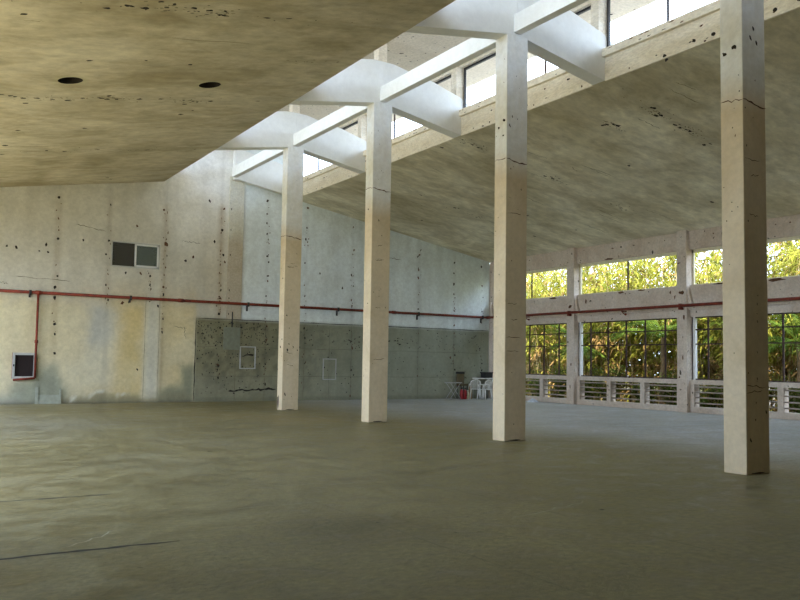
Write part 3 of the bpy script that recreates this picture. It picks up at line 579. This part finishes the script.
# hose cabinet
hc = thing('hose_cabinet', (3.87, YB, .84), 'square grey-framed fire hose cabinet with dark red inside, low on the back wall', 'cabinet')
b = MB(); b.box(-.36, .36, -.10, -.001, 0, .05); b.box(-.36, .36, -.10, -.001, .80, .85); b.box(-.36, -.31, -.10, -.001, 0, .85); b.box(.31, .36, -.10, -.001, 0, .85); b.build('cabinet_body', M['red'], hc)
b = MB(); b.box(-.31, .31, -.02, -.004, .05, .80); b.build('back_panel', M['darkred'], hc)
b = MB(); b.box(-.36, .36, -.135, -.10, 0, .075); b.box(-.36, .36, -.135, -.10, .775, .85); b.box(-.36, -.285, -.135, -.10, .075, .775); b.box(.275, .36, -.135, -.10, .075, .775); b.build('door_frame', M['grey'], hc)
b = MB(); b.box(-.34, -.30, -.16, -.13, .40, .47); b.build('latch', M['black'], hc)
# small dado details on the bare concrete
for x0, x1, z0, z1, lab in ((11.37, 12.01, 1.23, 2.09, 'thin white rectangular frame on the bare concrete left of the farthest column'), (14.92, 15.53, .82, 1.68, 'thin white rectangular frame on the bare concrete right of the farthest column')):
    b = MB(); y0, y1 = YB - .035, YB - .001; t_ = .035
    b.box(x0, x1, y0, y1, z0, z0 + t_); b.box(x0, x1, y0, y1, z1 - t_, z1); b.box(x0, x0 + t_, y0, y1, z0 + t_, z1 - t_); b.box(x1 - t_, x1, y0, y1, z0 + t_, z1 - t_)
    tag(b.build('wall_frame', M['grey']), lab, 'frame')
b = MB(); b.box(10.70, 11.35, YB - .06, YB - .007, 1.95, 2.80)
tag(b.build('cover_panel', simple('grey_green_panel', (.20, .21, .15), .8)), 'flat grey-green cover panel on the bare concrete beside the pilaster', 'panel')
b = MB(); b.tube((11.0, YB - .09, 2.80), (11.0, YB - .09, 3.38), .022)
b.box(10.97, 11.03, YB - .08, YB - .001, 2.95, 3.0)
tag(b.build('conduit_stub', M['black']), 'short black conduit above the grey-green cover panel', 'conduit')
b = MB(); b.box(4.25, 4.34, YB - .05, YB - .001, 0, .55); b.box(5.0, 5.06, YB - .05, YB - .001, 0, .5)
b.box(4.34, 5.0, YB - .03, YB - .001, 0, .30)
tag(b.build('wall_vent', [simple('pale_render', (.34, .36, .30), .8)]), 'pale rendered vent surround at the foot of the back wall below the hose cabinet', 'vent')

# ---------------------------------------------------------------- things left in the far corner
YS = 28.45
st = thing('folding_table', (21.05, YS, 0), 'small white folding table with crossed legs in the far corner', 'table')
b = MB(); b.box(-.34, .34, -.2, .2, .70, .735); b.build('tabletop', M['grey'], st, bevel=.008)
for s in (-1, 1):
    for y in (-.16, .16):
        b = MB(); b.tube((s * .30, y * s * s, 0.0), (-s * .26, y, .70), .014, 8); b.build('leg', M['grey'], st)
ch = thing('padded_chair', (21.78, YS + .33, 0), 'old brown padded chair with dark top behind the folding table', 'chair')
b = MB(); b.box(-.2, .2, -.18, .16, .58, .66); b.build('seat', M['brown'], ch, bevel=.02)
b = MB(); b.box(-.2, .2, .12, .18, .66, 1.10); b.build('backrest', M['brown'], ch, bevel=.02)
b = MB(); b.box(-.22, .22, .10, .19, 1.10, 1.2); b.build('top_rail', M['black'], ch, bevel=.02)
for sx in (-.17, .17):
    for sy in (-.15, .13): b = MB(); b.tube((sx * 1.1, sy, 0), (sx, sy, .58), .018, 8); b.build('leg', M['black'], ch)
for dx, hh, lab in ((21.42, .44, 'red fire extinguisher standing beside the folding table, left one of the pair'), (21.60, .42, 'red fire extinguisher standing nearer the plastic chairs, right one of the pair')):
    e = thing('fire_extinguisher', (dx, YS - .12, 0), lab, 'extinguisher')
    b = MB(); b.lathe([(.068, 0), (.078, .02), (.078, hh - .08), (.05, hh - .02), (.025, hh)]); b.build('cylinder_body', M['extred'], e)
    b = MB(); b.lathe([(.022, hh), (.026, hh + .05), (.012, hh + .06)], n=12); b.box(-.02, .09, -.012, .012, hh + .05, hh + .075); b.build('valve', M['black'], e)
    b = MB(); b.path([(.02, 0, hh + .03), (.10, 0, hh), (.115, 0, hh - .2), (.10, 0, hh - .3)], .012, 8); b.build('hose', M['black'], e)
e = thing('plastic_bottle', (21.80, YS - .05, 0), 'cream plastic bottle between the extinguishers and the wooden board', 'bottle')
b = MB(); b.lathe([(.07, 0), (.08, .02), (.08, .27), (.03, .34), (.03, .37)]); b.build('bottle_body', M['cream'], e)
b = MB(); b.lathe([(.034, .36), (.034, .40)]); b.build('cap', M['white'], e)
b = MB(); b.box(-.07, .07, -.02, .02, 0, .56)
tag(b.build('wooden_board', M['wood'], loc=(22.02, YS + .02, 0)), 'short upright brown board beside the white plastic chairs', 'board')
def plastic_chair(x, y, rz, label):
    r = thing('plastic_chair', (x, y, 0), label, 'chair', None, rz)
    W = M['white']
    b = MB(); b.prism([(-.22, .41), (.22, .43), (.22, .46), (-.22, .44)], 'x', -.21, .21) ; b.build('seat', W, r, bevel=.01)
    b = MB()                                                        # curved slatted back with a rounded top
    n = 9
    for i in range(n):
        a = (i - (n - 1) / 2) / ((n - 1) / 2); x0 = a * .21; zt = .86 - .09 * a * a; yb_ = .20 - .05 * a * a
        b.tube((x0, yb_ - .02, .44), (x0, yb_ + .05, zt), .011 if abs(a) < .9 else .02, 8)
    pts = [(a_ * .21, .25 - .05 * a_ * a_, .86 - .09 * a_ * a_) for a_ in [(i - 8) / 8 for i in range(17)]]
    b.path(pts, .022, 8); b.build('backrest', W, r)
    for s in (-1, 1):
        b = MB(); b.path([(s * .21, .20, .64), (s * .25, 0, .66), (s * .25, -.16, .64), (s * .23, -.2, .43)], .02, 8); b.build('armrest', W, r)
        for yy in (-.2, .2): b = MB(); b.tube((s * .24, yy * 1.12, 0), (s * .2, yy * .95, .43), .022, 8, .03); b.build('leg', W, r)
    return r
plastic_chair(22.25, YS + .0, 2.6, 'white plastic armchair leftmost of the chairs in the far corner')
plastic_chair(22.30, YS - .62, 3.4, 'white plastic armchair in front of the others in the far corner')
plastic_chair(22.8, YS - .18, -2.2, 'white plastic armchair nearest the window wall in the far corner')
tb = thing('trestle_table', (22.95, YS + .32, -.0), 'white table behind the plastic chairs carrying a black crate', 'table')
b = MB(); b.box(-.46, .46, -.18, .2, .88, .93); b.build('tabletop', M['white'], tb)
for sx in (-.42, .42):
    for sy in (-.15, .17): b = MB(); b.tube((sx, sy, 0), (sx, sy, .88), .02, 8); b.build('leg', M['grey'], tb)
cr = thing('plastic_crate', (23.16, YS + .32, .93), 'black crate resting on the white table in the far corner', 'crate')
b = MB(); b.prism([(-.2, 0), (.2, 0), (.23, .24), (-.23, .24)], 'y', -.15, .15); b.build('crate_body', M['black'], cr)
b = MB(); b.box(-.25, .25, -.17, .17, .22, .26); b.build('rim', M['black'], cr)
# crumpled sheet by the louvres
b = MB(); n = 9; rg = random.Random(3)
b.v = [((i - 4) * .055, (j - 4) * .05, max(0.0, (.13 * math.exp(-((i - 4) ** 2 + (j - 4) ** 2) / 7) + rg.uniform(-.02, .05)) if 0 < i < 8 and 0 < j < 8 else 0.0)) for j in range(n) for i in range(n)]
for j in range(n - 1):
    for i in range(n - 1): b.face((j * n + i, j * n + i + 1, (j + 1) * n + i + 1, (j + 1) * n + i))
tag(b.build('plastic_bag', M['canvas'], loc=(22.95, 25.4, 0.002)), 'crumpled pale blue plastic bag on the floor at the foot of the window wall', 'bag')

# ---------------------------------------------------------------- vegetation outside
def leafmat(name, col, trans):
    m = bpy.data.materials.new(name); m.use_nodes = True; t = m.node_tree; t.nodes.clear(); N = t.nodes.new
    tc = N('ShaderNodeTexCoord'); n = N('ShaderNodeTexNoise'); n.inputs['Scale'].default_value = 1.6; n.inputs['Detail'].default_value = 4; L(t, tc.outputs['Object'], n.inputs['Vector'])
    r = N('ShaderNodeValToRGB'); r.color_ramp.elements[0].position = .35; r.color_ramp.elements[1].position = .65
    r.color_ramp.elements[0].color = (*(Vector(col) * .45), 1); r.color_ramp.elements[1].color = (*(Vector(col) * 1.5), 1); L(t, n.outputs[0], r.inputs[0])
    d = N('ShaderNodeBsdfDiffuse'); tr = N('ShaderNodeBsdfTranslucent'); mx = N('ShaderNodeMixShader'); mx.inputs[0].default_value = trans; o = N('ShaderNodeOutputMaterial')
    L(t, r.outputs[0], d.inputs[0]); L(t, r.outputs[0], tr.inputs[0]); L(t, d.outputs[0], mx.inputs[1]); L(t, tr.outputs[0], mx.inputs[2]); L(t, mx.outputs[0], o.inputs[0]); return m
ml1 = leafmat('bamboo_leaf', (.26, .27, .05), .5); ml2 = leafmat('palm_leaf', (.11, .18, .035), .45); ml3 = leafmat('shrub_leaf', (.11, .15, .035), .4); ml4 = leafmat('dry_leaf', (.27, .18, .075), .3)
m_stem = simple('bamboo_stem', (.42, .34, .16), .6, var=.4, scale=3); m_bark = simple('palm_bark', (.16, .11, .06), .85, var=.3)
def leaf(b, p, d, L_, W_, rg, droop=.3):
    d = d.normalized(); side = d.cross(Vector((0, 0, 1)))
    if side.length < .05: side = Vector((1, 0, 0))
    side = (side.normalized() + Vector((rg.uniform(-.6, .6), rg.uniform(-.6, .6), rg.uniform(-.6, .6)))).normalized() * W_
    m1 = p + d * L_ * .5; tip = p + d * L_ - Vector((0, 0, droop * L_))
    b.poly([p, m1 - side, tip, m1 + side], 0)
def bamboo(seed, h=8.0):
    rg = random.Random(seed); stems = []; lf = MB()
    for i in range(13):
        st_ = MB(); x, y = rg.gauss(0, .32), rg.gauss(0, .42); lean = Vector((rg.uniform(-.09, .09), rg.uniform(-.16, .16), 1)); H_ = h * rg.uniform(.55, 1.0); r = rg.uniform(.02, .042)
        p = Vector((x, y, -.25)); n = 9
        for s in range(n):
            q = p + Vector((lean.x * (1 + s * .12), lean.y * (1 + s * .12), 1)).normalized() * (H_ / n); st_.tube(p, q, r * (1 - s * .08), 6, r * (1 - (s + 1) * .08), caps=False)
            for _ in range(3 if s < 3 else 8):
                o_ = p.lerp(q, rg.random()); a = rg.uniform(0, 6.28); d = Vector((math.cos(a), math.sin(a), rg.uniform(-.3, .5))); e = o_ + d * rg.uniform(.1, .55); dry = 1 if rg.random() < (.55 if s < 4 else .12) else 0
                for _k in range(5):
                    leaf(lf, e + Vector((rg.uniform(-.15, .15), rg.uniform(-.15, .15), rg.uniform(-.12, .12))), d + Vector((rg.uniform(-.8, .8), rg.uniform(-.8, .8), rg.uniform(-.8, .3))), rg.uniform(.2, .45), rg.uniform(.02, .045), rg, .4)
                    lf.m[-1] = dry
            p = q
        stems.append(st_)
    return stems, lf
def palm(seed, h=3.0):
    rg = random.Random(seed); st_ = MB(); lf = MB(); p = Vector((0, 0, -.25))
    for s in range(6):
        q = p + Vector((rg.uniform(-.06, .06), rg.uniform(-.06, .06), h / 6)); st_.tube(p, q, .12 - s * .01, 9, .11 - s * .01, caps=False); p = q
    for i in range(18):
        a = i * 2.4 + rg.uniform(-.2, .2); e = rg.uniform(.25, 1.25); d = Vector((math.cos(a) * math.cos(e), math.sin(a) * math.cos(e), math.sin(e))); q = Vector(p); L_ = rg.uniform(1.6, 2.4)
        for s in range(14):
            d = (d + Vector((0, 0, -.085))).normalized(); q2 = q + d * L_ / 14; lf.tube(q, q2, .012, 4, caps=False); sd_ = d.cross(Vector((0, 0, 1))).normalized()
            if s > 1:
                for sg in (-1, 1):
                    for hh in (0, .5): leaf(lf, q.lerp(q2, hh), sd_ * sg + d * .6 + Vector((0, 0, .1)), .55 * math.sin(.35 + s / 14 * 2.5), .022, rg, .35)
            q = q2
    return st_, lf
def shrub(seed, h=2.0):
    rg = random.Random(seed); st_ = MB(); lf = MB()
    for i in range(14):
        a = rg.uniform(0, 6.28); tip = Vector((math.cos(a) * rg.uniform(.2, 1), math.sin(a) * rg.uniform(.2, 1), h * rg.uniform(.5, 1))); p0 = Vector((tip.x * .15, tip.y * .15, -.25)); lf.tube(p0, tip, .02, 5, .008, m=1, caps=False)
        for _ in range(60):
            p = p0.lerp(tip, rg.uniform(.25, 1)) + Vector((rg.gauss(0, .15), rg.gauss(0, .15), rg.gauss(0, .1))); leaf(lf, p, Vector((rg.uniform(-1, 1), rg.uniform(-1, 1), rg.uniform(-.3, .8))), rg.uniform(.1, .24), rg.uniform(.03, .07), rg, .3)
    return st_, lf
protos = {}
def plant(kind, variant, x, y, sc, rz, label, cat, group):
    key = (kind, variant)
    if key not in protos:
        st_, lf = {'bamboo_clump': bamboo, 'palm_tree': palm, 'leafy_shrub': shrub}[kind](100 + variant * 7)
        if kind == 'bamboo_clump': parts = [q.build('stem', m_stem) for q in st_] + [lf.build('foliage', [ml1, ml4])]
        elif kind == 'palm_tree': parts = [st_.build('trunk', m_bark), lf.build('foliage', ml2)]
        else: parts = [lf.build('foliage', [ml3, m_bark])]
        protos[key] = parts
    else: parts = []
    r = thing(kind, (x, y, 0), label, cat, group, rz); r.scale = (sc, sc, sc)
    if not parts:
        parts = []
        for o in protos[key]: c_ = o.copy(); COL.objects.link(c_); parts.append(c_)
    for o in parts: o.parent = r
    return r
def bayname(y, x):
    yy = 1.55 + 0; s = y / max(x, 1)                                 # the bay the plant is seen through
    yw = y * (XR / x)
    if yw > 23.4: return 'the window bay nearest the corner'
    if yw > 18: return 'the middle window bay'
    return 'the windows behind the largest column'
rg = random.Random(5)
def put(kind, x, y, sc, v, row=''):
    bn = bayname(y, x) + row; word = {'bamboo_clump': 'tall narrow-leaved bamboo', 'palm_tree': 'feathery green palm', 'leafy_shrub': 'low leafy shrub'}[kind]
    plant(kind, v, x, y, sc, rg.uniform(0, 6.28), f'{word} outside {bn}', {'bamboo_clump': 'bamboo', 'palm_tree': 'palm', 'leafy_shrub': 'shrub'}[kind], f"{kind.replace('_', ' ')}s outside {bn}")
y = 13.0; i = 0
while y < 42:
    put('bamboo_clump', 26.8 + rg.uniform(-.5, .5) + (y - 13) * .05, y, rg.uniform(.8, 1.0), i % 3, ', front row'); i += 1; y += rg.uniform(1.1, 1.5)
y = 14.0
while y < 46:
    put('bamboo_clump', 30.0 + rg.uniform(-.8, .8) + (y - 13) * .05, y, rg.uniform(1.1, 1.35), i % 3, ', back row'); i += 1; y += rg.uniform(1.5, 2.1)
for x, y, s_, v in ((25.9, 15.5, .9, 0), (26.3, 21.5, 1.0, 1), (25.8, 25.6, .85, 0), (27.8, 30.5, 1.1, 1), (27.2, 18.2, 1.15, 0), (28.0, 24.5, 1.2, 1), (28.5, 35.5, 1.2, 0), (30, 20, 1.4, 1)): put('palm_tree', x, y, s_, v)
y = 15.0
while y < 52: put('leafy_shrub', 33.5 + rg.uniform(-.6, .6), y, rg.uniform(1.3, 1.8), i % 2, ', back row'); i += 1; y += rg.uniform(1.3, 1.8)
y = 13.4
while y < 36: put('leafy_shrub', 25.1 + rg.uniform(-.2, .4), y, rg.uniform(.6, .95), i % 2); i += 1; y += rg.uniform(1.3, 1.9)
